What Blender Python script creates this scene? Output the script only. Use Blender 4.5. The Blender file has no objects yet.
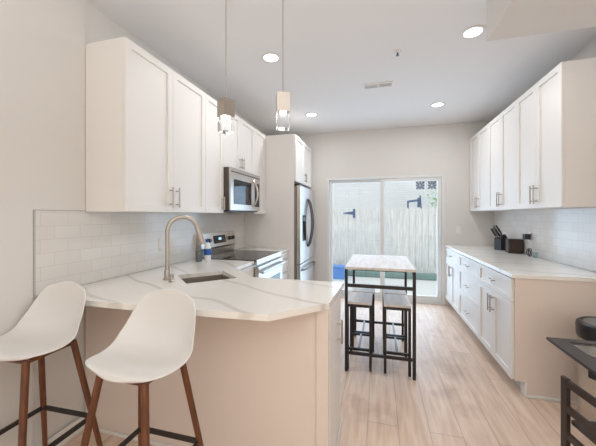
import bpy, bmesh, math, random
from mathutils import Vector, Matrix
random.seed(7)
C = bpy.context.scene.collection
PI = math.pi
S = bpy.context.scene

# ---------------------------------------------------------------- camera
TH = 0.2651
cd = bpy.data.cameras.new('camera'); cam = bpy.data.objects.new('camera', cd); C.objects.link(cam)
cd.sensor_width = 36; cd.lens = 297.41*36/596; cd.shift_y = -(223-215.72)/596; cd.clip_start = .02
cam.location = (0, 0, 1.354); cam.rotation_euler = (PI/2, 0, TH)
S.camera = cam

# ---------------------------------------------------------------- world, lights, exposure
w = bpy.data.worlds.new('sky'); S.world = w; w.use_nodes = True
bg = w.node_tree.nodes['Background']; bg.inputs[0].default_value = (0.92, 0.96, 1.0, 1); bg.inputs[1].default_value = 1.55
S.view_settings.view_transform = 'Standard'; S.view_settings.look = 'None'
S.view_settings.exposure = 0.07; S.view_settings.gamma = 1
def area(name, loc, rot, sx, sy, power, color, shape='RECTANGLE'):
    l = bpy.data.lights.new(name, 'AREA'); l.shape = shape; l.size = sx
    if shape == 'RECTANGLE': l.size_y = sy
    l.energy = power; l.color = color
    o = bpy.data.objects.new(name, l); C.objects.link(o); o.location = loc; o.rotation_euler = rot
    return o
# added warm fill lamp behind the camera, no window stands there
area('front_fill_light', (0.3, -2.9, 1.37), (PI/2, 0, 0), 4.2, 2.5, 18, (1, .94, .82))
# added fill lamp right of and behind the camera, brightens the left wall
area('side_fill_light', (2.58, -1.2, 1.4), (0, PI/2, 0), 2.2, 3.0, 19, (1, 1, .96))
# added unseen lamp facing up, lifts the ceiling and flattens the light
area('ceiling_fill_light', (0.4, -.8, 1.75), (PI, 0, 0), 1.6, 1.6, 56, (.97, 1.0, 1.0))
# daylight entering at the sliding glass door
area('sliding_door_light', (0.06, 4.99, 1.05), (-PI/2, 0, 0), 1.7, 1.9, 27, (.50, .72, 1.0))

# ---------------------------------------------------------------- helpers
def B(): return bmesh.new()
def box(bm, x0, x1, y0, y1, z0, z1, bev=0):
    if x0 > x1: x0, x1 = x1, x0
    if y0 > y1: y0, y1 = y1, y0
    if z0 > z1: z0, z1 = z1, z0
    r = bmesh.ops.create_cube(bm, size=1)['verts']
    for v in r:
        v.co = Vector((x0 if v.co.x < 0 else x1, y0 if v.co.y < 0 else y1, z0 if v.co.z < 0 else z1))
    if bev:
        es = {e for v in r for e in v.link_edges}
        bmesh.ops.bevel(bm, geom=list(es), offset=bev, segments=2, affect='EDGES', profile=.6)
    return bm
def tube(bm, pts, r, n=12, caps=True):
    pts = [Vector(p) for p in pts]; rings = []
    rr = r if isinstance(r, (list, tuple)) else [r]*len(pts)
    up = None
    for i, p in enumerate(pts):
        t = (pts[min(i+1, len(pts)-1)] - pts[max(i-1, 0)]).normalized()
        if up is None:
            up = Vector((0, 0, 1)) if abs(t.z) < .9 else Vector((1, 0, 0))
            up = (up - t*up.dot(t)).normalized()
        else:
            up = (up - t*up.dot(t)).normalized()
        s = t.cross(up)
        rings.append([bm.verts.new(p + (up*math.cos(2*PI*k/n) + s*math.sin(2*PI*k/n))*rr[i]) for k in range(n)])
    for a, b in zip(rings, rings[1:]):
        for k in range(n): bm.faces.new((a[k], a[(k+1) % n], b[(k+1) % n], b[k]))
    if caps: bm.faces.new(rings[0][::-1]); bm.faces.new(rings[-1])
    return bm
def lathe(bm, prof, cx=0, cy=0, n=32):
    rings = []
    for r, z in prof:
        if r < 1e-5: rings.append([bm.verts.new((cx, cy, z))])
        else: rings.append([bm.verts.new((cx+r*math.cos(2*PI*k/n), cy+r*math.sin(2*PI*k/n), z)) for k in range(n)])
    for a, b in zip(rings, rings[1:]):
        for k in range(n):
            q = [a[k % len(a)], a[(k+1) % len(a)], b[(k+1) % len(b)], b[k % len(b)]]
            u = []
            for v in q:
                if v not in u: u.append(v)
            if len(u) > 2: bm.faces.new(u)
    return bm
def prism(bm, poly, z0, z1, holes=()):
    loops = [poly] + list(holes); es = []
    for lp in loops:
        vs = [bm.verts.new((x, y, z0)) for x, y in lp]
        es += [bm.edges.new((vs[i], vs[(i+1) % len(vs)])) for i in range(len(vs))]
    g = bmesh.ops.triangle_fill(bm, edges=es, use_beauty=True)
    fs = [f for f in g['geom'] if isinstance(f, bmesh.types.BMFace)]
    r = bmesh.ops.extrude_face_region(bm, geom=fs)
    bmesh.ops.translate(bm, verts=[v for v in r['geom'] if isinstance(v, bmesh.types.BMVert)], vec=(0, 0, z1-z0))
    return bm
def obj(name, bm, m, parent=None, smooth=False, loc=None):
    bmesh.ops.recalc_face_normals(bm, faces=bm.faces)
    me = bpy.data.meshes.new(name); bm.to_mesh(me); bm.free()
    if smooth:
        me.polygons.foreach_set('use_smooth', [True]*len(me.polygons))
        try: me.set_sharp_from_angle(angle=math.radians(40))
        except Exception: pass
    o = bpy.data.objects.new(name, me); C.objects.link(o); me.materials.append(m)
    if parent: o.parent = parent
    if loc: o.location = loc
    return o
def tag(o, label, cat, group=None, kind=None):
    if label: o['label'] = label
    if cat: o['category'] = cat
    if group: o['group'] = group
    if kind: o['kind'] = kind
    return o
def thing(name, label, cat, loc=(0, 0, 0), rotz=0, group=None):
    o = bpy.data.objects.new(name, None); C.objects.link(o); o.location = loc; o.rotation_euler = (0, 0, rotz)
    o.empty_display_size = .05
    return tag(o, label, cat, group)
def struct(name, bm, m, parent=None, smooth=False):
    o = obj(name, bm, m, parent, smooth)
    if not parent: o['kind'] = 'structure'
    return o
def dup(root, loc, rotz, label, group=None):
    def cp(o, par):
        c = o.copy(); C.objects.link(c); c.parent = par
        for ch in list(o.children): cp(ch, c)
        return c
    r = root.copy(); C.objects.link(r); r.location = loc; r.rotation_euler = (0, 0, rotz)
    for ch in list(root.children): cp(ch, r)
    r['label'] = label
    if group: r['group'] = group
    return r

# ---------------------------------------------------------------- materials
def lin(c): return tuple((x/12.92 if x <= .04045 else ((x+.055)/1.055)**2.4) for x in (v/255 for v in c))
def mat(name, rgb, rough=.5, metal=0, spec=.5, bump=0, bscale=200, **kw):
    m = bpy.data.materials.new(name); m.use_nodes = True; nt = m.node_tree
    p = nt.nodes['Principled BSDF']; p.inputs['Base Color'].default_value = (*lin(rgb), 1)
    p.inputs['Roughness'].default_value = rough; p.inputs['Metallic'].default_value = metal
    p.inputs['Specular IOR Level'].default_value = spec
    n = nt.nodes.new('ShaderNodeTexNoise'); n.inputs['Scale'].default_value = bscale
    tc = nt.nodes.new('ShaderNodeTexCoord'); nt.links.new(tc.outputs['Object'], n.inputs['Vector'])
    if bump:
        b = nt.nodes.new('ShaderNodeBump'); b.inputs['Strength'].default_value = bump; b.inputs['Distance'].default_value = .002
        nt.links.new(n.outputs[0], b.inputs['Height']); nt.links.new(b.outputs[0], p.inputs['Normal'])
    else:
        mr = nt.nodes.new('ShaderNodeMapRange'); mr.inputs[3].default_value = max(0, rough-.03); mr.inputs[4].default_value = min(1, rough+.03)
        nt.links.new(n.outputs[0], mr.inputs[0]); nt.links.new(mr.outputs[0], p.inputs['Roughness'])
    for k, v in kw.items(): p.inputs[k.replace('_', ' ')].default_value = v
    return m
def nodes(m): nt = m.node_tree; return nt, nt.nodes['Principled BSDF'], (lambda t: nt.nodes.new('ShaderNode'+t)), nt.links.new
M = {}
M['wall'] = mat('wall_paint', (224, 220, 216), .75, bump=.05, bscale=350)
M['ceil'] = mat('ceiling_paint', (238, 236, 235), .85, bump=.05, bscale=350)
M['white'] = mat('cabinet_white', (236, 232, 228), .5)
M['trim'] = mat('trim_white', (234, 231, 226), .4)
M['vinyl'] = mat('vinyl_white', (226, 227, 226), .35)
M['panel'] = mat('panel_white', (229, 215, 205), .45)
M['steel'] = mat('stainless', (196, 190, 184), .28, 1)
M['nickel'] = mat('brushed_nickel', (186, 177, 168), .36, 1)
M['dsteel'] = mat('dark_steel', (96, 90, 86), .35, 1)
M['gsteel'] = mat('grey_cabinet_steel', (150, 142, 136), .4, .5)
M['black'] = mat('black_metal', (38, 33, 31), .45)
M['bglass'] = mat('black_glass', (18, 18, 20), .06)
M['bplastic'] = mat('black_plastic', (30, 30, 32), .35)
M['shell'] = mat('shell_white', (226, 223, 220), .38)
M['gasket'] = mat('gasket_grey', (120, 118, 116), .6)
M['kick_grey'] = mat('toe_kick', (205, 200, 195), .5)  # toe kick boards, a slightly greyer off-white than the cabinets
M['dwood'] = mat('dark_espresso', (54, 44, 40), .35)
M['blue'] = mat('blue_plastic', (95, 150, 225), .4)
M['bluelabel'] = mat('blue_label', (40, 90, 170), .4)
M['whitelabel'] = mat('white_plastic', (235, 235, 235), .4)
M['brass'] = mat('blue_grey_iron', (58, 92, 135), .5)
def glass(name, tint=(1, 1, 1), rough=0.0, ior=1.45, thin=False):
    m = bpy.data.materials.new(name); m.use_nodes = True; nt = m.node_tree
    p = nt.nodes['Principled BSDF']
    if thin:
        for n in list(nt.nodes):
            if n.type != 'OUTPUT_MATERIAL': nt.nodes.remove(n)
        out = nt.nodes['Material Output']
        t = nt.nodes.new('ShaderNodeBsdfTransparent'); t.inputs[0].default_value = (*tint, 1)
        g = nt.nodes.new('ShaderNodeBsdfGlossy'); g.inputs['Roughness'].default_value = rough
        lw = nt.nodes.new('ShaderNodeLayerWeight'); pw = nt.nodes.new('ShaderNodeMath'); pw.operation = 'POWER'; pw.inputs[1].default_value = 4
        nt.links.new(lw.outputs['Facing'], pw.inputs[0]); f = nt.nodes.new('ShaderNodeMath'); f.operation = 'MULTIPLY_ADD'; f.inputs[1].default_value = .5; f.inputs[2].default_value = .03
        nt.links.new(pw.outputs[0], f.inputs[0])
        mx = nt.nodes.new('ShaderNodeMixShader')
        nt.links.new(f.outputs[0], mx.inputs[0]); nt.links.new(t.outputs[0], mx.inputs[1]); nt.links.new(g.outputs[0], mx.inputs[2])
        nt.links.new(mx.outputs[0], out.inputs[0])
    else:
        p.inputs['Base Color'].default_value = (*tint, 1); p.inputs['Transmission Weight'].default_value = 1
        p.inputs['Roughness'].default_value = rough; p.inputs['IOR'].default_value = ior
    return m
M['pane'] = glass('window_glass', (.96, .98, .98), thin=True)
M['clear'] = glass('clear_plastic', (.88, .93, .95), .05, thin=True)
M['crystal'] = glass('crystal', (.95, .97, 1.0), .02)
def emit(name, col, s):
    m = bpy.data.materials.new(name); m.use_nodes = True; p = m.node_tree.nodes['Principled BSDF']
    p.inputs['Base Color'].default_value = (.9, .9, .9, 1)
    p.inputs['Emission Color'].default_value = (*col, 1); p.inputs['Emission Strength'].default_value = s
    return m
M['lamp'] = emit('lamp_glow', (1, .96, .9), 6)
M['led'] = emit('blue_display', (.2, .6, 1), 1.2)

# quartz: white with drifting grey veins
m = M['quartz'] = mat('quartz', (233, 227, 219), .14)
nt, p, N, L = nodes(m)
tc = N('TexCoord'); mp = N('Mapping'); mp.inputs['Rotation'].default_value = (0, 0, math.radians(28)); L(tc.outputs['Object'], mp.inputs[0])
wv = N('TexWave'); wv.bands_direction = 'Y'; wv.inputs['Scale'].default_value = .85; wv.inputs['Distortion'].default_value = 5.5
wv.inputs['Detail'].default_value = 3; wv.inputs['Detail Scale'].default_value = .9; L(mp.outputs[0], wv.inputs[0])
cr = N('ValToRGB'); e = cr.color_ramp.elements; e[0].position = .0; e[0].color = (1, 1, 1, 1); e[1].position = .035; e[1].color = (0, 0, 0, 1); L(wv.outputs['Fac'], cr.inputs[0])
ns = N('TexNoise'); ns.inputs['Scale'].default_value = 2.2; L(tc.outputs['Object'], ns.inputs[0])
mu = N('Math'); mu.operation = 'MULTIPLY'; L(cr.outputs[0], mu.inputs[0]); L(ns.outputs[0], mu.inputs[1])
mx = N('Mix'); mx.data_type = 'RGBA'; mx.inputs[6].default_value = (*lin((240, 236, 230)), 1); mx.inputs[7].default_value = (*lin((196, 188, 181)), 1)
L(mu.outputs[0], mx.inputs[0]); L(mx.outputs[2], p.inputs['Base Color'])

# oak planks running away from the camera
m = M['floor'] = mat('oak_planks', (205, 185, 165), .4)
nt, p, N, L = nodes(m)
tc = N('TexCoord'); mp = N('Mapping'); mp.inputs['Rotation'].default_value = (0, 0, PI/2); mp.inputs['Location'].default_value = (.3, .07, 0); L(tc.outputs['Object'], mp.inputs[0])
bk = N('TexBrick'); bk.inputs['Scale'].default_value = 1; bk.inputs['Brick Width'].default_value = 1.25; bk.inputs['Row Height'].default_value = .19
bk.inputs['Mortar Size'].default_value = .0018; bk.inputs['Mortar Smooth'].default_value = .1; bk.offset = .37
bk.inputs['Color1'].default_value = (*lin((240, 218, 200)), 1); bk.inputs['Color2'].default_value = (*lin((230, 204, 184)), 1); bk.inputs['Mortar'].default_value = (*lin((186, 164, 146)), 1)
bk.inputs['Bias'].default_value = -.15
L(mp.outputs[0], bk.inputs[0])
mp2 = N('Mapping'); mp2.inputs['Scale'].default_value = (9, .9, 1); L(tc.outputs['Object'], mp2.inputs[0])
gr = N('TexNoise'); gr.inputs['Scale'].default_value = 3; gr.inputs['Detail'].default_value = 6; gr.inputs['Distortion'].default_value = .6; L(mp2.outputs[0], gr.inputs[0])
cr = N('ValToRGB'); e = cr.color_ramp.elements; e[0].position = .3; e[0].color = (*lin((222, 210, 202)), 1); e[1].position = .7; e[1].color = (1, 1, 1, 1); L(gr.outputs[0], cr.inputs[0])
kn = N('TexNoise'); kn.inputs['Scale'].default_value = 2.6; kn.inputs['Detail'].default_value = 4; L(tc.outputs['Object'], kn.inputs[0])
ck = N('ValToRGB'); e = ck.color_ramp.elements; e[0].position = .28; e[0].color = (*lin((205, 190, 182)), 1); e[1].position = .45; e[1].color = (1, 1, 1, 1); L(kn.outputs[0], ck.inputs[0])
m1 = N('Mix'); m1.data_type = 'RGBA'; m1.blend_type = 'MULTIPLY'; m1.inputs[0].default_value = .8; L(bk.outputs[0], m1.inputs[6]); L(cr.outputs[0], m1.inputs[7])
m2 = N('Mix'); m2.data_type = 'RGBA'; m2.blend_type = 'MULTIPLY'; m2.inputs[0].default_value = .6; L(m1.outputs[2], m2.inputs[6]); L(ck.outputs[0], m2.inputs[7])
L(m2.outputs[2], p.inputs['Base Color'])

# subway tile on a wall in the YZ plane
m = M['tile'] = mat('subway_tile', (225, 220, 214), .12)
nt, p, N, L = nodes(m)
tc = N('TexCoord'); sx = N('SeparateXYZ'); cx = N('CombineXYZ'); L(tc.outputs['Object'], sx.inputs[0]); L(sx.outputs[1], cx.inputs[0]); L(sx.outputs[2], cx.inputs[1])
bk = N('TexBrick'); bk.inputs['Scale'].default_value = 1; bk.inputs['Brick Width'].default_value = .152; bk.inputs['Row Height'].default_value = .0762
bk.inputs['Mortar Size'].default_value = .0022; bk.inputs['Mortar Smooth'].default_value = .2
bk.inputs['Color1'].default_value = (*lin((230, 226, 221)), 1); bk.inputs['Color2'].default_value = (*lin((224, 219, 213)), 1); bk.inputs['Mortar'].default_value = (*lin((216, 210, 204)), 1)
L(cx.outputs[0], bk.inputs[0]); L(bk.outputs[0], p.inputs['Base Color'])
bp = N('Bump'); bp.inputs['Strength'].default_value = .2; bp.inputs['Distance'].default_value = .002; bp.invert = True; L(bk.outputs['Fac'], bp.inputs['Height']); L(bp.outputs[0], p.inputs['Normal'])

def woodmat(name, c1, c2, sc, rough=.45):
    m = mat(name, c1, rough); nt, p, N, L = nodes(m)
    tc = N('TexCoord'); mp = N('Mapping'); mp.inputs['Scale'].default_value = sc; L(tc.outputs['Object'], mp.inputs[0])
    n = N('TexNoise'); n.inputs['Scale'].default_value = 4; n.inputs['Detail'].default_value = 5; L(mp.outputs[0], n.inputs[0])
    cr = N('ValToRGB'); e = cr.color_ramp.elements; e[0].position = .3; e[0].color = (*lin(c1), 1); e[1].position = .7; e[1].color = (*lin(c2), 1)
    L(n.outputs[0], cr.inputs[0]); L(cr.outputs[0], p.inputs['Base Color']); return m
M['walnut'] = woodmat('walnut_leg', (84, 46, 24), (122, 72, 40), (12, 12, 1.5))
M['rustic'] = woodmat('greige_tabletop', (208, 198, 190), (230, 222, 216), (10, 1, 4))
M['fence'] = woodmat('weathered_fence', (205, 203, 200), (236, 236, 235), (9, 9, .8), .8)
M['blockwood'] = woodmat('dark_block_wood', (40, 24, 18), (70, 42, 30), (3, 3, 20))
m = M['brick'] = mat('painted_brick', (238, 240, 242), .8)
nt, p, N, L = nodes(m)
tc = N('TexCoord'); sx = N('SeparateXYZ'); cx = N('CombineXYZ'); L(tc.outputs['Object'], sx.inputs[0]); L(sx.outputs[0], cx.inputs[0]); L(sx.outputs[2], cx.inputs[1])
bk = N('TexBrick'); bk.inputs['Scale'].default_value = 1; bk.inputs['Brick Width'].default_value = .22; bk.inputs['Row Height'].default_value = .075; bk.inputs['Mortar Size'].default_value = .006
bk.inputs['Color1'].default_value = (*lin((222, 223, 224)), 1); bk.inputs['Color2'].default_value = (*lin((216, 217, 219)), 1); bk.inputs['Mortar'].default_value = (*lin((206, 206, 206)), 1)
L(cx.outputs[0], bk.inputs[0]); L(bk.outputs[0], p.inputs['Base Color'])
M['concrete'] = mat('concrete', (222, 222, 220), .85, bump=.3, bscale=40)
M['leaf'] = mat('leaf_green', (120, 190, 100), .6)
M['moss'] = mat('green_strip', (125, 150, 145), .9)

# ---------------------------------------------------------------- the room
XL, XR, YF, YB, H = -1.82, 1.63, 4.93, -3.0, 2.74
struct('floor', box(B(), XL-.1, 2.6, YB-.1, YF+.12, -.08, 0), M['floor'])
struct('ceiling', box(B(), XL-.12, 2.72, YB-.12, YF+.14, H, H+.08), M['ceil'])
bm = B(); box(bm, XL-.1, XL, YB, YF+.12, 0, H); box(bm, XL, XL+.01, YB, 1.478, 1.383, H); box(bm, XL, XL+.01, YB, 1.18, 0, 1.383)
struct('wall_left', bm, M['wall'])
bm = B(); box(bm, XR, XR+.1, 1.95, YF+.12, 0, H); box(bm, XR+.1, 2.6, 1.95, 2.05, 0, H); box(bm, 2.6, 2.7, YB, 2.05, 0, H)
struct('wall_right', bm, M['wall'])
DX0, DX1, DZ = -.842, .968, 1.985
bm = B(); box(bm, XL, DX0, YF, YF+.12, 0, H); box(bm, DX1, XR, YF, YF+.12, 0, H); box(bm, DX0, DX1, YF, YF+.12, DZ, H)
struct('wall_far', bm, M['wall'])
struct('wall_back', box(B(), XL-.1, 2.7, YB-.1, YB, 0, H), M['wall'])
bmk = B(); box(bmk, .62, 2.6, -.6, 2.0, 2.39, H-.001)
struct('wall_bulkhead', bmk, M['wall'])
struct('wall_left_tile', box(B(), XL+.0005, XL+.0105, 1.19, 3.82, .917, 1.382), M['tile'])
struct('wall_right_tile', box(B(), XR-.0105, XR-.0005, 2.59, YF-.001, .917, 1.418), M['tile'])
bm = B(); box(bm, XL+.0005, XL+.014, 1.182, 1.19, .917, 1.388); box(bm, XL+.0005, XL+.0135, 1.19, 1.478, 1.382, 1.388)
M['alu'] = mat('tile_edge_aluminium', (190, 188, 186), .45)
struct('trim_1', bm, M['alu'])
struct('baseboard_left', box(B(), XL+.011, XL+.022, YB+.02, 1.472, .001, .09, .003), M['trim'])
struct('baseboard_far', box(B(), DX1+.004, 1.06, YF-.014, YF-.001, .001, .09, .003), M['trim'])

# sliding glass door
d = thing('door_1', None, None); d['kind'] = 'structure'
y0, y1 = YF-.004, YF+.085
bm = B(); box(bm, DX0+.001, DX0+.045, y0, y1, .0, DZ-.001, .003); box(bm, DX1-.045, DX1-.001, y0, y1, 0, DZ-.001, .003)
box(bm, DX0+.045, DX1-.045, y0, y1, DZ-.04, DZ-.001, .003); box(bm, DX0+.045, DX1-.045, y0, y1, .0, .03, .003)
obj('door_frame', bm, M['vinyl'], d)
def sash(xa, xb, ya, yb, name, st=.05):
    bm = B(); box(bm, xa, xa+st, ya, yb, .031, DZ-.042, .004); box(bm, xb-st, xb, ya, yb, .031, DZ-.042, .004)
    box(bm, xa+st, xb-st, ya, yb, DZ-.042-.05, DZ-.042, .004); box(bm, xa+st, xb-st, ya, yb, .031, .12, .004)
    s = obj(name, bm, M['vinyl'], d)
    obj('glass_pane', box(B(), xa+st-.005, xb-st+.005, (ya+yb)/2-.004, (ya+yb)/2+.004, .115, DZ-.09), M['pane'], s)
    return s
s1 = sash(DX0+.046, .095, YF+.045, YF+.078, 'door_panel')
s2 = sash(.02, DX1-.046, YF+.006, YF+.040, 'door_panel', .06)
bm = B(); box(bm, .885, .905, YF-.03, YF+.005, .92, .945); box(bm, .885, .905, YF-.03, YF+.005, 1.155, 1.18); box(bm, .885, .905, YF-.035, YF-.022, .92, 1.18, .004)
obj('door_handle', bm, M['vinyl'], s2)

# ---------------------------------------------------------------- outside
struct('patio_ground', box(B(), -8, 8, YF+.125, 16, -.2, -.1), M['concrete'])
tag(obj('green_planting_strip', box(B(), -2.4, 4.2, 7.22, 7.40, -.099, .03, .03), M['moss']), 'grey green planted strip along the foot of the fence', 'ground cover', kind='stuff')
FY = 7.5
def boards(x0, x1, ztop, wd=.14):
    bm = B(); x = x0; i = 0
    while x < x1-.02:
        xe = min(x+wd-.018, x1); z = ztop + random.uniform(-.012, .012); yy = FY + (0.006 if i % 2 else 0)
        vs = [(x, -.09), (xe, -.09), (xe, z-.05), (xe-.03, z), (x+.03, z), (x, z-.05)]
        f = bm.faces.new([bm.verts.new((a, yy, b)) for a, b in vs])
        r = bmesh.ops.extrude_face_region(bm, geom=[f]); bmesh.ops.translate(bm, verts=[v for v in r['geom'] if isinstance(v, bmesh.types.BMVert)], vec=(0, .018, 0))
        x += wd; i += 1
    return bm
t = thing('wooden_fence', 'weathered pale board fence standing across the yard behind the patio', 'fence', (0, 0, 0))
obj('fence_boards', boards(-.55, 4.2, 1.56), M['fence'], t)
for z in (.15, 1.2): obj('fence_rail', box(B(), -.55, 4.2, FY+.026, FY+.066, z, z+.09), M['fence'], t)
t = thing('fence_gate', 'pale board gate with a blue grey strap hinge left of the fence', 'gate', (0, 0, 0))
obj('gate_boards', boards(-2.4, -.57, 1.54), M['fence'], t)
for z in (.15, 1.2): obj('gate_rail', box(B(), -2.4, -.57, FY+.026, FY+.066, z, z+.09), M['fence'], t)
bm = B(); box(bm, -.62, -.56, FY-.012, FY-.001, 1.30, 1.52, .003)
vs = [(-.62, 1.38), (-.62, 1.46), (-.86, 1.425), (-.86, 1.41)]
f = bm.faces.new([bm.verts.new((a, FY-.001, b)) for a, b in vs]); r = bmesh.ops.extrude_face_region(bm, geom=[f]); bmesh.ops.translate(bm, verts=[v for v in r['geom'] if isinstance(v, bmesh.types.BMVert)], vec=(0, -.01, 0))
obj('strap_hinge', bm, M['brass'], t)
tag(obj('neighbor_building', box(B(), -6, 6.2, 10.2, 10.5, -.1, 6), M['brick']), 'white painted brick building wall rising behind the yard fence', 'building')
def breeze(x):
    t = bpy.data.objects.new('breeze_block', None); C.objects.link(t); t.location = (x, 9.0, 2.07)
    tag(t, None, 'breeze block', 'patterned breeze blocks above the fence')
    bm = B(); s = .14
    for a, b, c, e in ((-s, s, s-.025, s), (-s, s, -s, -s+.025), (-s, -s+.025, -s+.025, s-.025), (s-.025, s, -s+.025, s-.025)): box(bm, a, b, 0, .15, c+s, e+s)
    obj('block_frame', bm, M['whitelabel'], t)
    bm = B()
    for k in range(8):
        a = k*PI/4; r1 = .115 if k % 2 == 0 else .15
        tube(bm, [(math.cos(a)*.035, .04, s+math.sin(a)*.035), (math.cos(a)*r1, .04, s+math.sin(a)*r1)], .014, 6)
    obj('star_pattern', bm, M['brass'], t)
    obj('block_back', box(B(), -.115, .115, .1, .12, s-.115, s+.115), M['whitelabel'], t)
    return t
breeze(1.13)['label'] = 'left one of two blue star breeze blocks above the fence'
breeze(1.44)['label'] = 'right one of two blue star breeze blocks above the fence'
bm = B(); box(bm, .95, 1.9, 9.0, 9.15, -.1, 2.068)
tag(obj('garden_wall', bm, M['brick']), 'white brick garden wall under the star blocks behind the fence', 'wall')
bm = B()
for i in range(420):
    a = random.gauss(0, .13), random.gauss(0, .12), random.gauss(0, .17)
    c = Vector((1.52, 8.1, 1.68)) + Vector(a)
    q = Matrix.Rotation(random.uniform(0, 6.3), 3, 'Z') @ Matrix.Rotation(random.uniform(-1, 1), 3, 'X'); s = random.uniform(.02, .045)
    bm.faces.new([bm.verts.new(c + q @ Vector(v)*s) for v in ((-.5, 0, 0), (0, -1, .1), (.5, 0, 0), (0, 1, .1))])
fo = B(); tube(fo, [(1.52, 8.1, -.1), (1.5, 8.1, .8), (1.52, 8.1, 1.7)], [.03, .025, .01], 8)
t = thing('leafy_shrub', 'bright green leafy shrub showing above the fence top on the right', 'shrub')
obj('foliage', bm, M['leaf'], t); obj('stem', fo, M['walnut'], t)
bm = B(); tube(bm, [(1.0, 8.3, -.1), (1.0, 8.3, 1.82)], .03, 8); tube(bm, [(.72, 8.3, 1.72), (1.0, 8.3, 1.76), (1.06, 8.3, 1.72)], .028, 8); tube(bm, [(.74, 8.3, 1.45), (.74, 8.3, 1.72)], .02, 8); tube(bm, [(1.06, 8.3, 1.5), (1.04, 8.3, 1.88)], .02, 8)
tag(obj('metal_frame', bm, M['brass']), 'dark metal frame poking above the middle of the fence', 'frame')
t = thing('storage_bin', 'bright blue plastic bin on the patio outside left door pane', 'bin', (-.93, 6.95, -.1))
bm = B(); box(bm, -.17, .17, -.14, .14, .0, .26, .02); obj('bin_body', bm, M['blue'], t)
bm = B(); box(bm, -.19, .19, -.16, .16, .261, .29, .012); obj('bin_lid', bm, M['blue'], t)

# ---------------------------------------------------------------- cabinet kit (local: front faces -y, x along the run)
def pull(p, x, z, ln, vert=True, y=-.02, r=.006):
    bm = B(); o = y-.032
    if vert:
        tube(bm, [(x, o, z), (x, o, z+ln)], r, 10)
        for q in (.16, .84): tube(bm, [(x, o, z+ln*q), (x, y+.001, z+ln*q)], r*.8, 8)
    else:
        tube(bm, [(x, o, z), (x+ln, o, z)], r, 10)
        for q in (.16, .84): tube(bm, [(x+ln*q, o, z), (x+ln*q, y+.001, z)], r*.8, 8)
    return obj('handle', bm, M['nickel'], p, True)
def front(par, name, x0, x1, z0, z1, rail=.068, handle=None, g=.0015):
    bm = B(); box(bm, x0+g, x1-g, -.021, -.001, z0+g, z1-g)
    bm.faces.ensure_lookup_table(); bm.normal_update()
    f = [f for f in bm.faces if f.normal.y < -.9][0]
    bmesh.ops.inset_region(bm, faces=[f], thickness=rail)
    bmesh.ops.inset_region(bm, faces=[f], thickness=.002, depth=-.012)
    o = obj(name, bm, M['white'], par)
    if handle:
        k, hx, hz, ln = handle; pull(o, hx, hz, ln, k == 'v')
    return o
def cabinet(name, label, cat, loc, rotz, w, dep, h, fronts, group=None, kick=0, m='white'):
    t = thing(name, label, cat, loc, rotz, group)
    bm = B(); box(bm, .0006, w-.0006, 0, dep, kick, h)
    obj('cabinet_body', bm, M[m], t)
    if kick:
        obj('toe_kick', box(B(), .0006, w-.0006, .075, dep-.01, .001, kick), M['kick_grey'], t)
    for f in fronts: front(t, *f)
    return t
# left wall uppers (front face X = -1.515, doors to -1.494)
LFX = -1.515; LD = -(XL+.011)+LFX
UZ, UT = 1.38, 2.451; hh = UT-UZ
GU = 'white shaker wall cabinets on the left wall'
HL = .15
def lup(y0, y1, z0, fr, label):
    return cabinet('wall_cabinet', label, 'cabinet', (LFX, y0, z0), PI/2, y1-y0, LD-.001, UT-z0, fr, GU)
W = .869
lup(1.478, 2.347, UZ, [('door', 0, W/2, 0, hh, .068, ('v', W/2-.036, .035, HL)), ('door', W/2, W, 0, hh, .068, ('v', W/2+.036, .035, HL))], 'white two door wall cabinet nearest on left above the peninsula counter')
w1 = .323
lup(2.347, 2.67, UZ, [('door', 0, w1, 0, hh, .068, ('v', w1-.036, .03, .13))], 'narrow white single door wall cabinet just before the microwave')
w2 = .76
lup(2.67, 3.43, 1.845, [('door', 0, w2/2, 0, UT-1.845, .068, ('v', w2/2-.026, .03, .12)), ('door', w2/2, w2, 0, UT-1.845, .068, ('v', w2/2+.026, .03, .12))], 'short white two door wall cabinet above the microwave')
w3 = .39
lup(3.43, 3.82, UZ, [('door', 0, w3, 0, hh, .068, ('v', .028, .03, .13))], 'narrow white wall cabinet between microwave and the tall fridge panel')
# fridge surround
PFX = -1.095
tag(obj('fridge_side_panel', box(B(), XL+.0005, PFX, 3.821, 3.842, .001, UT, .001), M['white']), 'tall white side panel standing from floor against near side of fridge', 'panel')
tag(obj('fridge_side_panel', box(B(), XL+.0005, PFX, 4.80, 4.82, .001, UT, .001), M['white']), 'white side panel at the far side of fridge by door wall', 'panel')
w4 = .956
cabinet('wall_cabinet', 'deep white two door cabinet directly above the fridge', 'cabinet', (PFX-.002, 3.843, 1.82), PI/2, w4, .70, UT-1.82,
        [('door', 0, w4/2, 0, UT-1.82, .068, ('v', w4/2-.03, .03, .13)), ('door', w4/2, w4, 0, UT-1.82, .068, ('v', w4/2+.03, .03, .13))])
# right wall uppers (face X=1.322)
RFX = 1.322; RD = XR-.011-RFX; RU, RT = 1.419, 2.49; rh = RT-RU
GR = 'white shaker wall cabinets on the right wall'
ys = [2.625, 3.372, 4.145, 4.925]
lab = ['white two door wall cabinet nearest on the right wall', 'middle white two door wall cabinet on the right wall', 'farthest white two door wall cabinet on right wall by the door wall']
for i in range(3):
    ww = ys[i+1]-ys[i]
    cabinet('wall_cabinet', lab[i], 'cabinet', (RFX, ys[i+1], RU), -PI/2, ww, RD-.001, rh,
            [('door', 0, ww/2, 0, rh, .068, ('v', ww/2-.028, .035, .16)), ('door', ww/2, ww, 0, rh, .068, ('v', ww/2+.028, .035, .16))], GR)
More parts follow.
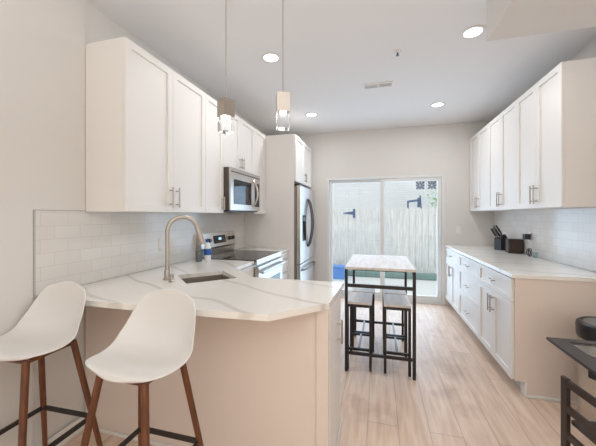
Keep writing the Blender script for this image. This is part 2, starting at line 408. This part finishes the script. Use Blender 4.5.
# right base run (box face X=.99)
BFX = .992; BD = XR-.002-BFX; BH = .884; K = .112
GB = 'white shaker base cabinets under the right counter'
ys = [2.605, 3.365, 4.135, 4.925]
lab = ['white base cabinet nearest on right with one drawer over two doors', 'white base cabinet of three stacked drawers, middle of the right run', 'farthest white base cabinet on right beside the glass door wall']
for i in range(3):
    ww = ys[i+1]-ys[i]; zt = .70
    if i == 1:
        fr = [('drawer', 0, ww, a, b, .05, ('h', ww/2-.07, (a+b)/2, .14)) for a, b in ((zt, BH-.006), (.41, zt), (K, .41))]
    else:
        fr = [('drawer', 0, ww, zt, BH-.006, .05, ('h', ww/2-.07, (zt+BH)/2, .14)), ('door', 0, ww/2, K, zt, .068, ('v', ww/2-.028, zt-.19, .15)), ('door', ww/2, ww, K, zt, .068, ('v', ww/2+.028, zt-.19, .15))]
    t = cabinet('base_cabinet', lab[i], 'cabinet', (BFX, ys[i+1], 0), -PI/2, ww, BD-.001, BH, fr, GB, K)
    if i == 0:
        bm = B(); box(bm, ww, ww+.018, .07, BD-.001, .001, BH); box(bm, ww, ww+.018, -.002, .07, K, BH)
        obj('end_panel', bm, M['panel'], t)
        bm = B(); box(bm, ww+.018, ww+.03, .072, BD-.001, .001, .022, .004); obj('shoe_molding', bm, M['trim'], t)
        bm = B(); box(bm, ww-.05, ww+.024, .058, .0725, .001, .108, .002); obj('toe_block', bm, M['trim'], t)
tag(obj('quartz_countertop', box(B(), .966, XR-.011, 2.572, YF-.002, .885, .915, .003), M['quartz']), 'long white quartz countertop with faint veins along the right wall', 'countertop')

# ---------------------------------------------------------------- left counter run and peninsula
A_, B_, C_, D_ = (-1.44, 1.89), (-1.20, 1.665), (-.965, 1.915), (-1.205, 2.14)
out = [(XL+.011, 1.20), (-1.0, 1.208), (-.475, 1.238), (-.240, 1.485), (-.222, 1.968), (-.86, 1.968), (-1.165, 2.27), (-1.165, 2.668), (XL+.011, 2.668)]
bm = prism(B(), out, .885, .915, [[A_, B_, C_, D_]])
tag(obj('quartz_countertop', bm, M['quartz']), 'white veined quartz countertop of the peninsula with corner sink cutout', 'countertop')
tag(obj('quartz_countertop', box(B(), XL+.011, -1.165, 3.432, 3.819, .885, .915, .002), M['quartz']), 'short white quartz countertop between the range and fridge panel', 'countertop')
# sink
t = thing('kitchen_sink', 'stainless undermount sink set diagonally in the counter corner', 'sink', (-1.2025, 1.9025, .70))
cxs, cys = -1.2025, 1.9025
def sc(pts, k): return [((x-cxs)*k, (y-cys)*k) for x, y in pts]
bm = B(); q = [A_, B_, C_, D_]
def ring(k, z): return [bm.verts.new((x, y, z)) for x, y in sc(q, k)]
r0 = ring(1.06, .183); r1 = ring(1.0, .183); r2 = ring(.97, .02); r3 = ring(.90, .0); r4 = ring(.93, -.006); r5 = ring(1.03, .177)
for a, b in ((r0, r1), (r1, r2), (r2, r3), (r5, r0), (r4, r5)):
    for k in range(4): bm.faces.new((a[k], a[(k+1) % 4], b[(k+1) % 4], b[k]))
bm.faces.new(r3); bm.faces.new(r4)
obj('basin', bm, M['nickel'], t)
obj('drain', lathe(B(), [(0, .006), (.03, .006), (.04, .002), (.04, .0005)]), M['dsteel'], t, True)
# base cabinets of the peninsula and corner
t = thing('peninsula_cabinet', 'white peninsula cabinet with handled end panel facing the aisle', 'cabinet', (0, 0, 0))
obj('cabinet_body', box(B(), -.86, -.262, 1.50, 1.93, .10, BH), M['white'], t)
obj('toe_kick', box(B(), -.86, -.262, 1.50, 1.86, .001, .10), M['kick_grey'], t)
pk = t; t = thing('peninsula_back_panel', 'plain off white panel under counter overhang behind the two bar stools', 'panel')
obj('panel_board', box(B(), XL+.0115, -.306, 1.478, 1.499, .001, BH), M['panel'], t)
bm = B(); box(bm, -.305, -.243, 1.47, 1.499, .001, BH, .002); obj('corner_post', bm, M['panel'], t)
bm = B(); box(bm, XL+.024, -.306, 1.468, 1.477, .001, .02, .003); obj('shoe_molding', bm, M['trim'], t)
t = pk
bm = B(); box(bm, -.261, -.240, 1.4995, 1.945, .001, BH, .001); ep = obj('end_panel', bm, M['white'], t)
bm = B(); xx = -.209; tube(bm, [(xx, 1.76, .60), (xx, 1.76, .74)], .006, 10)
for z in (.625, .715): tube(bm, [(xx, 1.76, z), (-.241, 1.76, z)], .005, 8)
obj('handle', bm, M['nickel'], ep, True)
bm = B(); box(bm, -.2395, -.232, 1.4995, 1.945, .001, .02, .003); obj('shoe_molding', bm, M['trim'], ep)
f1 = front(t, 'door', 0, .298, .112, BH-.006); f2 = front(t, 'door', .30, .598, .112, BH-.006)
for f, x in ((f1, -.262), (f2, -.262)): f.matrix_local = Matrix.Translation((x, 1.931, 0)) @ Matrix.Rotation(PI, 4, 'Z')
t = thing('corner_cabinet', 'white diagonal corner base cabinet beneath the sink', 'cabinet')
poly = [(-1.79, 1.501), (-.885, 1.501), (-.885, 1.93), (-1.19, 2.255), (-1.79, 2.255)]
# body as an open shell below the basin
obj('cabinet_body', prism(B(), poly, .10, .68), M['white'], t)
bm = B(); box(bm, -1.20, -1.185, 2.24, 2.255, .68, BH)
v = Vector((-.33, .325, 0)).normalized()
o = front(t, 'door', 0, .41, .112, .68)
o.matrix_local = Matrix.Translation((-.885+.006, 1.93+.006, 0)) @ Matrix.Rotation(math.radians(135.4), 4, 'Z') @ Matrix.Translation((.01, 0, 0))
bm.free()
cabinet('base_cabinet', 'white base cabinet between sink corner and the range', 'cabinet', (-1.19, 2.257, 0), PI/2, .41, .60, BH, [('drawer', 0, .41, .70, BH-.006, .05, ('h', .13, .79, .14)), ('door', 0, .41, K, .70, .068, ('v', .37, .52, .15))], kick=K)
cabinet('base_cabinet', 'narrow white four drawer base cabinet between range and fridge panel', 'cabinet', (-1.19, 3.433, 0), PI/2, .386, .60, BH,
        [('drawer', 0, .386, a, b, .035, ('h', .13, (a+b)/2, .12)) for a, b in ((.72, BH-.006), (.55, .72), (.34, .55), (K, .34))], kick=K)

# faucet
fb = (-1.405, 1.742)
t = thing('kitchen_faucet', 'tall brushed nickel gooseneck faucet behind the corner sink', 'faucet', (fb[0], fb[1], .916), PI/4)
bm = B(); lathe(bm, [(0, 0), (.028, 0), (.028, .006), (.022, .012), (.021, .06), (.019, .065), (0, .065)], n=24)
obj('base', bm, M['nickel'], t, True)
bm = B(); pts = [(0, 0, .06), (0, 0, .16), (0, 0, .27), (0, 0, .33)]
for k in range(1, 13):
    a = PI - k*(PI*.93)/12; pts.append((.1+.1*math.cos(a), 0, .33+.1*math.sin(a)))
tube(bm, pts, .0145, 16); obj('spout', bm, M['nickel'], t, True)
pe = Vector(pts[-1]); dr = (Vector(pts[-1])-Vector(pts[-2])).normalized()
bm = B(); tube(bm, [pe-dr*.002, pe+dr*.015, pe+dr*.03, pe+dr*.10, pe+dr*.125], [.0155, .017, .019, .024, .0215], 16); obj('spray_head', bm, M['nickel'], t, True)
bm = B(); tube(bm, [(0, .018, .05), (0, .045, .055)], .012, 10); tube(bm, [(0, .043, .05), (0, .047, .08), (0, .052, .135)], [.009, .008, .006], 10); obj('lever', bm, M['nickel'], t, True)
t = thing('soap_dispenser', 'short nickel deck fitting in front of the faucet base', 'dispenser', (-1.325, 1.685, .916))
obj('base', lathe(B(), [(0, 0), (.02, 0), (.02, .005), (.012, .012), (.011, .035), (.014, .038), (.014, .048), (0, .05)], n=20), M['nickel'], t, True)
# bottles
t = thing('hand_soap_bottle', 'clear soap bottle with pale label on counter behind the faucet', 'bottle', (-1.66, 2.50, .916), .5)
obj('bottle_body', lathe(B(), [(0, 0), (.031, 0), (.034, .01), (.034, .12), (.025, .145), (.012, .155), (.012, .17), (0, .17)], n=24), M['clear'], t, True)
obj('liquid', lathe(B(), [(0, .004), (.028, .004), (.031, .012), (.031, .10), (0, .10)], n=24), M['gasket'], t, True)
obj('pump', tube(lathe(B(), [(0, .171), (.014, .171), (.014, .185), (.005, .187), (.005, .21), (0, .212)], n=16), [(0, 0, .21), (.03, 0, .208)], .005, 8), M['nickel'], t, True)
t = thing('dish_soap_bottle', 'white dish soap bottle with blue label on counter near the range', 'bottle', (-1.60, 2.55, .916), .3)
obj('bottle_body', lathe(B(), [(0, 0), (.028, 0), (.032, .012), (.03, .06), (.033, .12), (.02, .17), (.012, .18), (0, .18)], n=24), M['whitelabel'], t, True)
obj('label_band', lathe(B(), [(.0325, .06), (.0345, .065), (.0355, .115), (.0335, .12)], n=24), M['bluelabel'], t, True)
obj('cap', lathe(B(), [(0, .181), (.013, .181), (.012, .205), (.006, .208), (.005, .218), (0, .218)], n=16), M['bluelabel'], t, True)

# ---------------------------------------------------------------- range
RY0, RY1 = 2.672, 3.428; RF = -1.168
t = thing('kitchen_range', 'stainless electric range with black glass top under the microwave', 'stove', (RF, RY0, 0), PI/2)
W = RY1-RY0; D = .66
obj('body', box(B(), 0, W, .0, D, .09, .905), M['steel'], t)
obj('toe_kick', box(B(), .02, W-.02, .05, D-.02, .001, .09), M['bplastic'], t)
obj('cooktop', box(B(), .0, W, -.02, D-.06, .906, .922, .004), M['bglass'], t)
bm = B(); box(bm, 0, W, -.03, -.021, .872, .924, .003); box(bm, 0, W, -.021, -.0005, .872, .905)
obj('front_rim', bm, M['steel'], t)
od = obj('oven_door', box(B(), .004, W-.004, -.045, -.001, .29, .855, .006), M['steel'], t)
obj('window', box(B(), .10, W-.10, -.048, -.0455, .40, .69, .001), M['bglass'], od)
bm = B(); tube(bm, [(.03, -.078, .80), (W-.03, -.078, .80)], .014, 14)
for x in (.05, W-.05): tube(bm, [(x, -.078, .80), (x, -.046, .80)], .010, 8)
obj('handle', bm, M['steel'], od, True)
obj('drawer', box(B(), .004, W-.004, -.04, -.001, .095, .28, .005), M['steel'], t)
# back guard
bm = B()
pf = [(D-.055, .906), (D-.0, .906), (D-.0, 1.15), (D-.055, 1.165), (D-.085, 1.01), (D-.065, .99)]
for x in (0, W): bm.verts.new((x, 0, 0)) and None
bm.free(); bm = B()
a = [bm.verts.new((0.0, y, z)) for y, z in pf]; b = [bm.verts.new((W, y, z)) for y, z in pf]
n = len(pf); bm.faces.new(a); bm.faces.new(b[::-1])
for k in range(n): bm.faces.new((a[k], a[(k+1) % n], b[(k+1) % n], b[k]))
bgd = obj('back_guard', bm, M['steel'], t)
def ongrd(x, z, off): # point on the sloped control face
    f = (z-1.01)/(1.155-1.01); return Vector((x, D-.085+.03*f-off, z+off*.2))
for x in (.075, .15, W-.15, W-.075):
    bm = B(); tube(bm, [ongrd(x, 1.085, .001), ongrd(x, 1.085, .014), ongrd(x, 1.085, .03)], [.025, .022, .019], 18); obj('knob', bm, M['dsteel'], bgd, True)
bm = B(); vs = [ongrd(x, z, .002) for x, z in ((.25, 1.045), (.51, 1.045), (.51, 1.13), (.25, 1.13))]; f = bm.faces.new([bm.verts.new(v) for v in vs])
r = bmesh.ops.extrude_face_region(bm, geom=[f]); bmesh.ops.translate(bm, verts=[v for v in r['geom'] if isinstance(v, bmesh.types.BMVert)], vec=(0, -.003, 0))
dp = obj('display', bm, M['bglass'], bgd)
bm = B(); vs = [ongrd(x, z, .006) for x, z in ((.35, 1.08), (.41, 1.08), (.41, 1.105), (.35, 1.105))]; bm.faces.new([bm.verts.new(v) for v in vs]); obj('clock_digits', bm, M['led'], dp)

# ---------------------------------------------------------------- microwave
MF = -1.44
t = thing('microwave', 'stainless over the range microwave with dark window and curved handle', 'microwave', (MF, 2.673, 1.398), PI/2)
W = .754; MH = .443
obj('body', box(B(), 0, W, .0, .365, .012, MH, .002), M['dsteel'], t)
obj('bottom_vent', box(B(), .01, W-.01, .005, .36, .0, .0115), M['bplastic'], t)
dr = obj('door', box(B(), 0, .575, -.02, -.001, .012, MH, .003), M['steel'], t)
obj('window', box(B(), .07, .50, -.023, -.0205, .075, .33, .001), M['bglass'], dr)
bm = B(); pts = [(.545, -.021, .06)] + [(.545, -.03-.05*math.sin(PI*k/10), .06+.31*k/10) for k in range(1, 10)] + [(.545, -.021, .37)]
tube(bm, pts, .011, 12); obj('handle', bm, M['steel'], dr, True)
cp = obj('control_panel', box(B(), .577, W, -.02, -.001, .012, MH, .003), M['steel'], t)
obj('keypad', box(B(), .60, W-.02, -.0225, -.0205, .06, .34, .001), M['bglass'], cp)
obj('top_grille', box(B(), .01, W-.01, -.0225, -.0205, MH-.045, MH-.035), M['dsteel'], t)

# ---------------------------------------------------------------- fridge
FX = -1.015
t = thing('refrigerator', 'stainless french door refrigerator with dark arched handles and dispenser', 'refrigerator', (FX-.06, 3.862, 0), PI/2)
W = .905; FH = 1.765
obj('body', box(B(), .0, W, .0, .66, .03, FH-.01, .003), M['gsteel'], t)
obj('base_grille', box(B(), .02, W-.02, .01, .6, .001, .03), M['bplastic'], t)
def fdoor(x0, x1, z0, z1): return obj('door', box(B(), x0, x1, -.06, -.004, z0, z1, .008), M['steel'], t)
d1 = fdoor(.002, W/2-.002, .70, FH); d2 = fdoor(W/2+.002, W-.002, .70, FH)
dd = obj('freezer_drawer', box(B(), .002, W-.002, -.06, -.004, .05, .692, .008), M['steel'], t)
disp = obj('dispenser', box(B(), .12, .31, -.064, -.0605, 1.0, 1.36, .002), M['bglass'], d1)
bm = B(); box(bm, .14, .29, -.066, -.0645, 1.28, 1.34); obj('dispenser_screen', bm, M['dsteel'], disp)
for dd_, x in ((d1, W/2-.045), (d2, W/2+.045)):
    bm = B(); pts = [(x, -.061, .90)] + [(x, -.075-.055*math.sin(PI*k/12), .90+.70*k/12) for k in range(1, 12)] + [(x, -.061, 1.60)]
    tube(bm, pts, .013, 12); obj('handle', bm, M['dsteel'], dd_, True)
bm = B(); pts = [(.06, -.061, .61)] + [(.06+.785*k/12, -.075-.05*math.sin(PI*k/12), .61) for k in range(1, 12)] + [(.845, -.061, .61)]
tube(bm, pts, .012, 12); obj('handle', bm, M['dsteel'], dd, True)
bm = B(); box(bm, .01, .09, -.05, .05, FH+.001, FH+.02, .004); obj('hinge_cover', bm, M['bplastic'], t)

# ---------------------------------------------------------------- right counter things
bx = thing('knife_block', 'black knife block holding grey handled knives at far end of right counter', 'knife block', (1.51, 4.36, .916), math.radians(-62))
bm = B(); pf = [(-.05, 0), (.09, 0), (.09, .10), (.02, .20), (-.05, .145)]
a = [bm.verts.new((-.05, y, z)) for y, z in pf]; b = [bm.verts.new((.05, y, z)) for y, z in pf]; n = 5
bm.faces.new(a); bm.faces.new(b[::-1])
for k in range(n): bm.faces.new((a[k], a[(k+1) % n], b[(k+1) % n], b[k]))
obj('block_body', bm, M['bplastic'], bx)
di = Vector((0, -.62, .78)).normalized()
for i, (x, s, ln) in enumerate(((-.028, .25, .14), (0, .3, .15), (.028, .28, .13), (-.02, .75, .15), (.02, .78, .16))):
    p0 = Vector((x, -.05+.07*s, .145+.055*s)) + di*.003
    bm = B(); tube(bm, [p0, p0+di*.02], .007, 8); k = obj('knife', bm, M['steel'], bx, True)
    bm = B(); tube(bm, [p0+di*.021, p0+di*.06, p0+di*ln], [.009, .011, .010], 8); obj('knife_handle', bm, M['gasket' if i % 2 else 'bplastic'], k, True)
t = thing('black_box', 'square black countertop box with dark wood front beside the knife block', 'box', (1.54, 4.03, .916), math.radians(-6))
obj('box_body', box(B(), -.074, .074, -.04, .08, 0, .165, .003), M['bplastic'], t)
obj('front_panel', box(B(), -.067, .067, -.044, -.0405, .008, .157, .001), M['blockwood'], t)
# outlets
def outlet(label, loc, rotz, two=True, switch=False):
    t = thing('light_switch' if switch else 'wall_outlet', label, 'switch' if switch else 'outlet', loc, rotz)
    obj('cover_plate', box(B(), -.036, .036, -.005, 0, -.057, .057, .002), M['trim'], t)
    if switch: obj('rocker', box(B(), -.016, .016, -.009, -.0052, -.033, .033, .002), M['whitelabel'], t)
    else:
        for z in (-.022, .022): obj('socket', box(B(), -.015, .015, -.0075, -.0052, z-.014, z+.014, .002), M['whitelabel'], t)
    return t
outlet('white outlet plate on left tile behind the faucet', (XL+.011, 2.17, 1.11), PI/2)
outlet('white outlet plate on right tile with black charger plugged in', (XR-.011, 3.86, 1.12), -PI/2)
outlet('white light switch on far wall right of the glass door', (1.15, YF-.0005, 1.14), 0, switch=True)
t = thing('phone_charger', 'black charger plugged in right wall outlet with thin cord looping to counter', 'charger', (1.6, 3.85, .916))
bm = B(); box(bm, -.045, .0105, -.035, .03, .175, .235, .005); obj('adapter', bm, M['bplastic'], t)
bm = B(); pts = [(-.03, .02, .175), (-.05, .04, .16), (-.05, -.05, .08), (-.04, -.12, .03)]
cps = []
for k in range(13):
    u = k/12; a = [Vector(q) for q in pts]
    while len(a) > 1: a = [a[j].lerp(a[j+1], u) for j in range(len(a)-1)]
    cps.append(a[0])
tube(bm, cps, .0025, 6); obj('cord', bm, M['bplastic'], t, True)
bm = B(); pts = [(-.05+.01*math.cos(k*PI/4), -.14+.035*math.cos(k*PI/6), .047+.04*math.sin(k*PI/6)) for k in range(37)]
tube(bm, pts, .0045, 6); obj('cord_coil', bm, M['bplastic'], t, True)
t = thing('drinking_glass', 'small clear glass on right counter beside the coiled charger cord', 'glass', (1.565, 3.62, .916))
obj('tumbler', lathe(B(), [(0, 0), (.022, 0), (.026, .06), (.0245, .06), (.0205, .004), (0, .004)], n=20), M['clear'], t, True)

# ---------------------------------------------------------------- ceiling fittings
def downlight(x, y, label, power=5.7):
    t = thing('recessed_light', label, 'ceiling light', (x, y, H-.001), 0, 'round recessed ceiling lights')
    bm = lathe(B(), [(.062, -.004), (.075, -.008), (.085, -.004), (.085, 0), (.062, 0), (.062, -.004)], n=40); obj('trim_ring', bm, M['trim'], t, True)
    obj('lens', lathe(B(), [(0, -.003), (.0615, -.003), (.0615, -.0005), (0, -.0005)], n=40), M['lamp'], t)
    l = area('downlight', (x, y, H-.014), (0, 0, 0), .12, .12, power, (1, .995, .985), 'DISK')
    l.parent = t; l.location = (0, 0, -.013)
    return t
downlight(.686, 2.511, 'recessed light at upper right, nearest to the ceiling bulkhead')
downlight(-.911, 2.453, 'recessed light at upper left, seen between the two pendants')
downlight(.707, 4.033, 'small recessed light at right, near the glass door')
downlight(-.889, 3.979, 'small recessed light at left, near the tall fridge panel')
t = thing('ceiling_vent', 'white slotted rectangular air vent in the ceiling', 'vent', (-.008, 3.266, H-.001))
bm = B()
for a, b, c, e in ((-.15, .15, -.055, -.042), (-.15, .15, .042, .055), (-.15, -.138, -.042, .042), (.138, .15, -.042, .042), (-.006, .006, -.042, .042)): box(bm, a, b, c, e, -.008, 0)
obj('vent_frame', bm, M['trim'], t)
bm = B(); box(bm, -.138, .138, -.042, .042, -.002, -.0005); obj('vent_backing', bm, M['gasket'], t)
bm = B()
for k in range(5): box(bm, -.137, .137, -.038+.017*k, -.034+.017*k, -.007, -.0025)
obj('vent_slats', bm, M['trim'], t)
t = thing('ceiling_sprinkler', 'small metal fire sprinkler head under the ceiling', 'sprinkler', (.153, 2.643, H-.001))
obj('sprinkler_plate', lathe(B(), [(0, -.012), (.012, -.012), (.03, -.004), (.03, 0), (0, 0)], n=24), M['trim'], t, True)
bm = B(); tube(bm, [(0, 0, -.012), (0, 0, -.03)], .006, 8); lathe(bm, [(0, -.033), (.014, -.033), (.014, -.031), (0, -.031)], n=16); obj('deflector', bm, M['dsteel'], t, True)

# ---------------------------------------------------------------- pendants
def pendant(x, y, rot, zt, zb, label):
    t = thing('pendant_light', label, 'pendant lamp', (x, y, zb), rot, 'square crystal pendant lights')
    h = zt-zb; s = .036; mid = h*.47
    obj('metal_block', box(B(), -s, s, -s, s, mid+.001, h, .001), M['nickel'], t)
    g = obj('crystal_block', box(B(), -s*.97, s*.97, -s*.97, s*.97, 0, mid, .002), M['crystal'], t)
    obj('lamp_core', lathe(B(), [(0, mid-.012), (.017, mid-.012), (.017, mid-.001), (0, mid-.001)], n=20), M['lamp'], g)
    obj('rod', tube(B(), [(0, 0, h+.0005), (0, 0, H-zb-.021)], .0026, 8), M['nickel'], t, True)
    obj('canopy', lathe(B(), [(0, 0), (.055, 0), (.055, .018), (0, .018)], n=32), M['nickel'], t, True, (0, 0, H-zb-.0195))
    return t
pendant(-.852, 1.55, math.radians(62), 2.022, 1.835, 'left pendant lamp over peninsula, seen on its corner')
pendant(-.506, 1.55, math.radians(24), 2.018, 1.828, 'right pendant lamp over peninsula, seen face on')

# ---------------------------------------------------------------- white bar stools
def bar_stool(x, y, rz, label):
    t = thing('bar_stool', label, 'bar stool', (x, y, 0), rz, 'white shell bar stools at the peninsula')
    prof = [(-.152, .737), (-.147, .750), (-.130, .757), (-.10, .753), (-.05, .743), (0, .738), (.045, .742), (.085, .757), (.114, .788), (.132, .830), (.143, .877), (.150, .922), (.155, .965), (.158, .995), (.159, 1.011)]
    half = [.095, .140, .172, .192, .197, .203, .205, .203, .197, .188, .178, .167, .151, .125, .085]
    curl = [.0, .0, .004, .010, .016, .026, .040, .056, .062, .056, .044, .032, .02, .01, .005]
    bm = B(); NU = 17; top = []; bot = []
    P = [Vector((0, a, b)) for a, b in prof]
    for i, p in enumerate(P):
        tg = (P[min(i+1, len(P)-1)]-P[max(i-1, 0)]).normalized(); nr = Vector((0, -tg.z, tg.y))
        r1, r2 = [], []
        for k in range(NU):
            u = -1+2*k/(NU-1); c = p + Vector((half[i]*1.05*u, 0, 0)) + nr*curl[i]*abs(u)**2.6
            if i < 3: c.y += .025*u*u*(3-i)/3
            if i > 11: c.z -= .02*u*u*(i-11)/3
            r1.append(bm.verts.new(c+nr*.004)); r2.append(bm.verts.new(c-nr*.004))
        top.append(r1); bot.append(r2)
    n = len(P)
    for i in range(n-1):
        for k in range(NU-1):
            bm.faces.new((top[i][k], top[i][k+1], top[i+1][k+1], top[i+1][k])); bm.faces.new((bot[i][k], bot[i+1][k], bot[i+1][k+1], bot[i][k+1]))
        for k in (0, NU-1): bm.faces.new((top[i][k], top[i+1][k], bot[i+1][k], bot[i][k]))
    for i in (0, n-1):
        for k in range(NU-1): bm.faces.new((top[i][k], top[i][k+1], bot[i][k+1], bot[i][k]))
    sh = obj('seat_shell', bm, M['shell'], t, True)
    sh.rotation_euler.z = math.radians(-5)
    md = sh.modifiers.new('sub', 'SUBSURF'); md.levels = 2; md.render_levels = 2
    for sx in (-1, 1):
        for sy in (-1, 1):
            bm = B(); zt = .733; f = lambda z: .106+(zt-z)*.137
            tube(bm, [(sx*f(zt), sy*f(zt), zt-.006), (sx*f(.35), sy*f(.35), .35), (sx*f(0), sy*f(0), .001)], [.0145, .0135, .010], 12)
            obj('leg', bm, M['walnut'], t, True)
    bm = B(); q = .108
    for a in (-1, 1):
        tube(bm, [(-q, a*q*.9, .715), (q, a*q*.9, .715)], .010, 8); tube(bm, [(a*q*.9, -q, .715), (a*q*.9, q, .715)], .010, 8)
    obj('seat_frame', bm, M['walnut'], t, True)
    bm = B(); q = f(.32)-.002
    for a in (-1, 1):
        box(bm, -q, q, a*q-.006, a*q+.006, .31, .33); box(bm, a*q-.006, a*q+.006, -q, q, .31, .33)
    obj('footrest', bm, M['black'], t)
    return t
s = bar_stool(-.955, 1.035, 0, 'white shell bar stool with walnut legs nearest the camera, right of the pair')
dup(s, (-1.582, 1.035, 0), math.radians(2), 'white shell bar stool at left standing against the left wall')

# ---------------------------------------------------------------- pub table and stools
t = thing('pub_table', 'narrow counter height table with pale wood top and black metal frame', 'table', (0, 0, 0))
X0, X1, Y0, Y1, Z = -.285, .295, 2.60, 3.46, .912
obj('tabletop', box(B(), X0, X1, Y0, Y1, Z-.022, Z, .002), M['rustic'], t)
lx0, lx1, ly0, ly1 = X0+.012, X1-.012, Y0+.02, Y1-.02
for x in (lx0, lx1):
    for y in (ly0, ly1): obj('leg', box(B(), x-.0125, x+.0125, y-.0125, y+.0125, .001, Z-.0225), M['black'], t)
def bar(name, a, b, r=.011): return obj(name, tube(B(), [a, b], r, 4), M['black'], t)
for y in (ly0, ly1):
    obj('cross_bar', box(B(), lx0+.013, lx1-.013, y-.011, y+.011, .735, .762), M['black'], t)
    obj('foot_bar', box(B(), lx0+.013, lx1-.013, y-.011, y+.011, .150, .172), M['black'], t)
for x in (lx0, lx1):
    bar('brace', (x, ly0+.013, .79), (x, ly0+.11, Z-.024), .008); bar('brace', (x, ly1-.013, .79), (x, ly1-.11, Z-.024), .008)
def pub_stool(x, y, label):
    t = thing('counter_stool', label, 'stool', (x, y, 0), 0, 'backless stools under the pub table')
    wx, wy, z = .110, .18, .595
    obj('seat', box(B(), -wx, wx, -wy, wy, z-.02, z, .002), M['rustic'], t)
    for sx in (-1, 1):
        for sy in (-1, 1): obj('leg', box(B(), sx*(wx-.011)-.011, sx*(wx-.011)+.011, sy*(wy-.011)-.011, sy*(wy-.011)+.011, .001, z-.0205), M['black'], t)
    bm = B()
    for sy in (-1, 1): box(bm, -wx+.023, wx-.023, sy*(wy-.011)-.009, sy*(wy-.011)+.009, z-.045, z-.0205)
    for sx in (-1, 1): box(bm, sx*(wx-.011)-.009, sx*(wx-.011)+.009, -wy+.023, wy-.023, z-.045, z-.0205)
    obj('seat_frame', bm, M['black'], t)
    for sy in (-1, 1): obj('stretcher', box(B(), -wx+.023, wx-.023, sy*(wy-.011)-.009, sy*(wy-.011)+.009, .17, .19), M['black'], t)
    obj('footrest', box(B(), -.009, .009, -wy+.021, wy-.021, .171, .189), M['dsteel'], t)
    return t
s = pub_stool(-.168, 2.835, 'near left backless stool tucked under the pub table')
dup(s, (.152, 2.835, 0), 0, 'near right backless stool tucked under the pub table')
dup(s, (-.155, 3.225, 0), 0, 'far left backless stool behind the near left stool')
dup(s, (.150, 3.225, 0), 0, 'far right backless stool behind the near right stool')

# ---------------------------------------------------------------- dark glass-topped table at right edge
TX0, TX1, TY0, TY1, TZ = .806, 1.56, .70, 1.755, .75
t = thing('dining_table', 'dark espresso table with glass inset at lower right edge', 'table')
ft = .12
bm = prism(B(), [(TX0, TY0), (TX1, TY0), (TX1, TY1), (TX0, TY1)], TZ-.012, TZ, [[(TX0+.072, TY0+ft), (TX1-ft, TY0+ft), (TX1-ft, TY1-.04), (TX0+.072, TY1-.04)]])
obj('tabletop_frame', bm, M['dwood'], t)
obj('glass_inset', box(B(), TX0+.073, TX1-ft-.001, TY0+ft+.001, TY1-.041, TZ-.010, TZ-.003), M['pane'], t)
obj('pedestal', box(B(), 1.14, 1.24, 1.12, 1.22, .031, TZ-.04, .004), M['dwood'], t)
bm = B(); box(bm, 1.14, 1.24, .84, 1.5, TZ-.039, TZ-.0125); obj('top_rail', bm, M['dwood'], t)
obj('foot', box(B(), 1.05, 1.33, .9, 1.44, .001, .03, .004), M['dwood'], t)
t = thing('slatted_stool', 'dark stool with horizontal slatted side tucked under dark table corner', 'stool', (.838, 1.66, 0), math.radians(8.7))
for (px, py) in ((0, 0), (0, -.36), (.17, 0), (.17, -.36)):
    obj('leg', box(B(), px-.009, px+.009, py-.018, py+.018, .001, .603, .002), M['dwood'], t)
for z in (.60, .482, .36, .24, .12):
    obj('slat', box(B(), -.007, .007, -.3415, -.0185, z-.034, z, .002), M['dwood'], t)
obj('seat', box(B(), .0095, .16, -.3415, -.0185, .40, .42, .003), M['dwood'], t)
# trash can
t = thing('trash_can', 'round stainless trash can with black rim behind the dark table', 'trash can', (1.385, 2.285, 0))
obj('can_body', lathe(B(), [(0, .04), (.142, .04), (.150, .08), (.150, .58), (0, .58)], n=48), M['steel'], t, True)
obj('base_ring', lathe(B(), [(0, .001), (.150, .001), (.158, .01), (.158, .055), (.152, .06), (.152, .085), (.1507, .085), (.140, .035), (0, .035)], n=48), M['bplastic'], t, True)
ld = obj('lid', lathe(B(), [(0, .581), (.152, .581), (.158, .595), (.160, .655), (.156, .675), (.145, .682), (.132, .675), (0, .675)], n=48), M['bplastic'], t, True)
obj('lid_disc', lathe(B(), [(0, .6755), (.125, .6755), (.122, .682), (0, .684)], n=48), M['gasket'], ld, True)
bm = B()
aa = [math.radians(200+k*4) for k in range(7)]
for z0, z1 in ((.36, .46), (.47, .50)):
    for a, b in zip(aa, aa[1:]):
        bm.faces.new([bm.verts.new((.1508*math.cos(q), .1508*math.sin(q), z)) for q, z in ((a, z0), (b, z0), (b, z1), (a, z1))])
st = obj('sticker', bm, M['bplastic'], t); st['label'] = 'dark printed sticker'
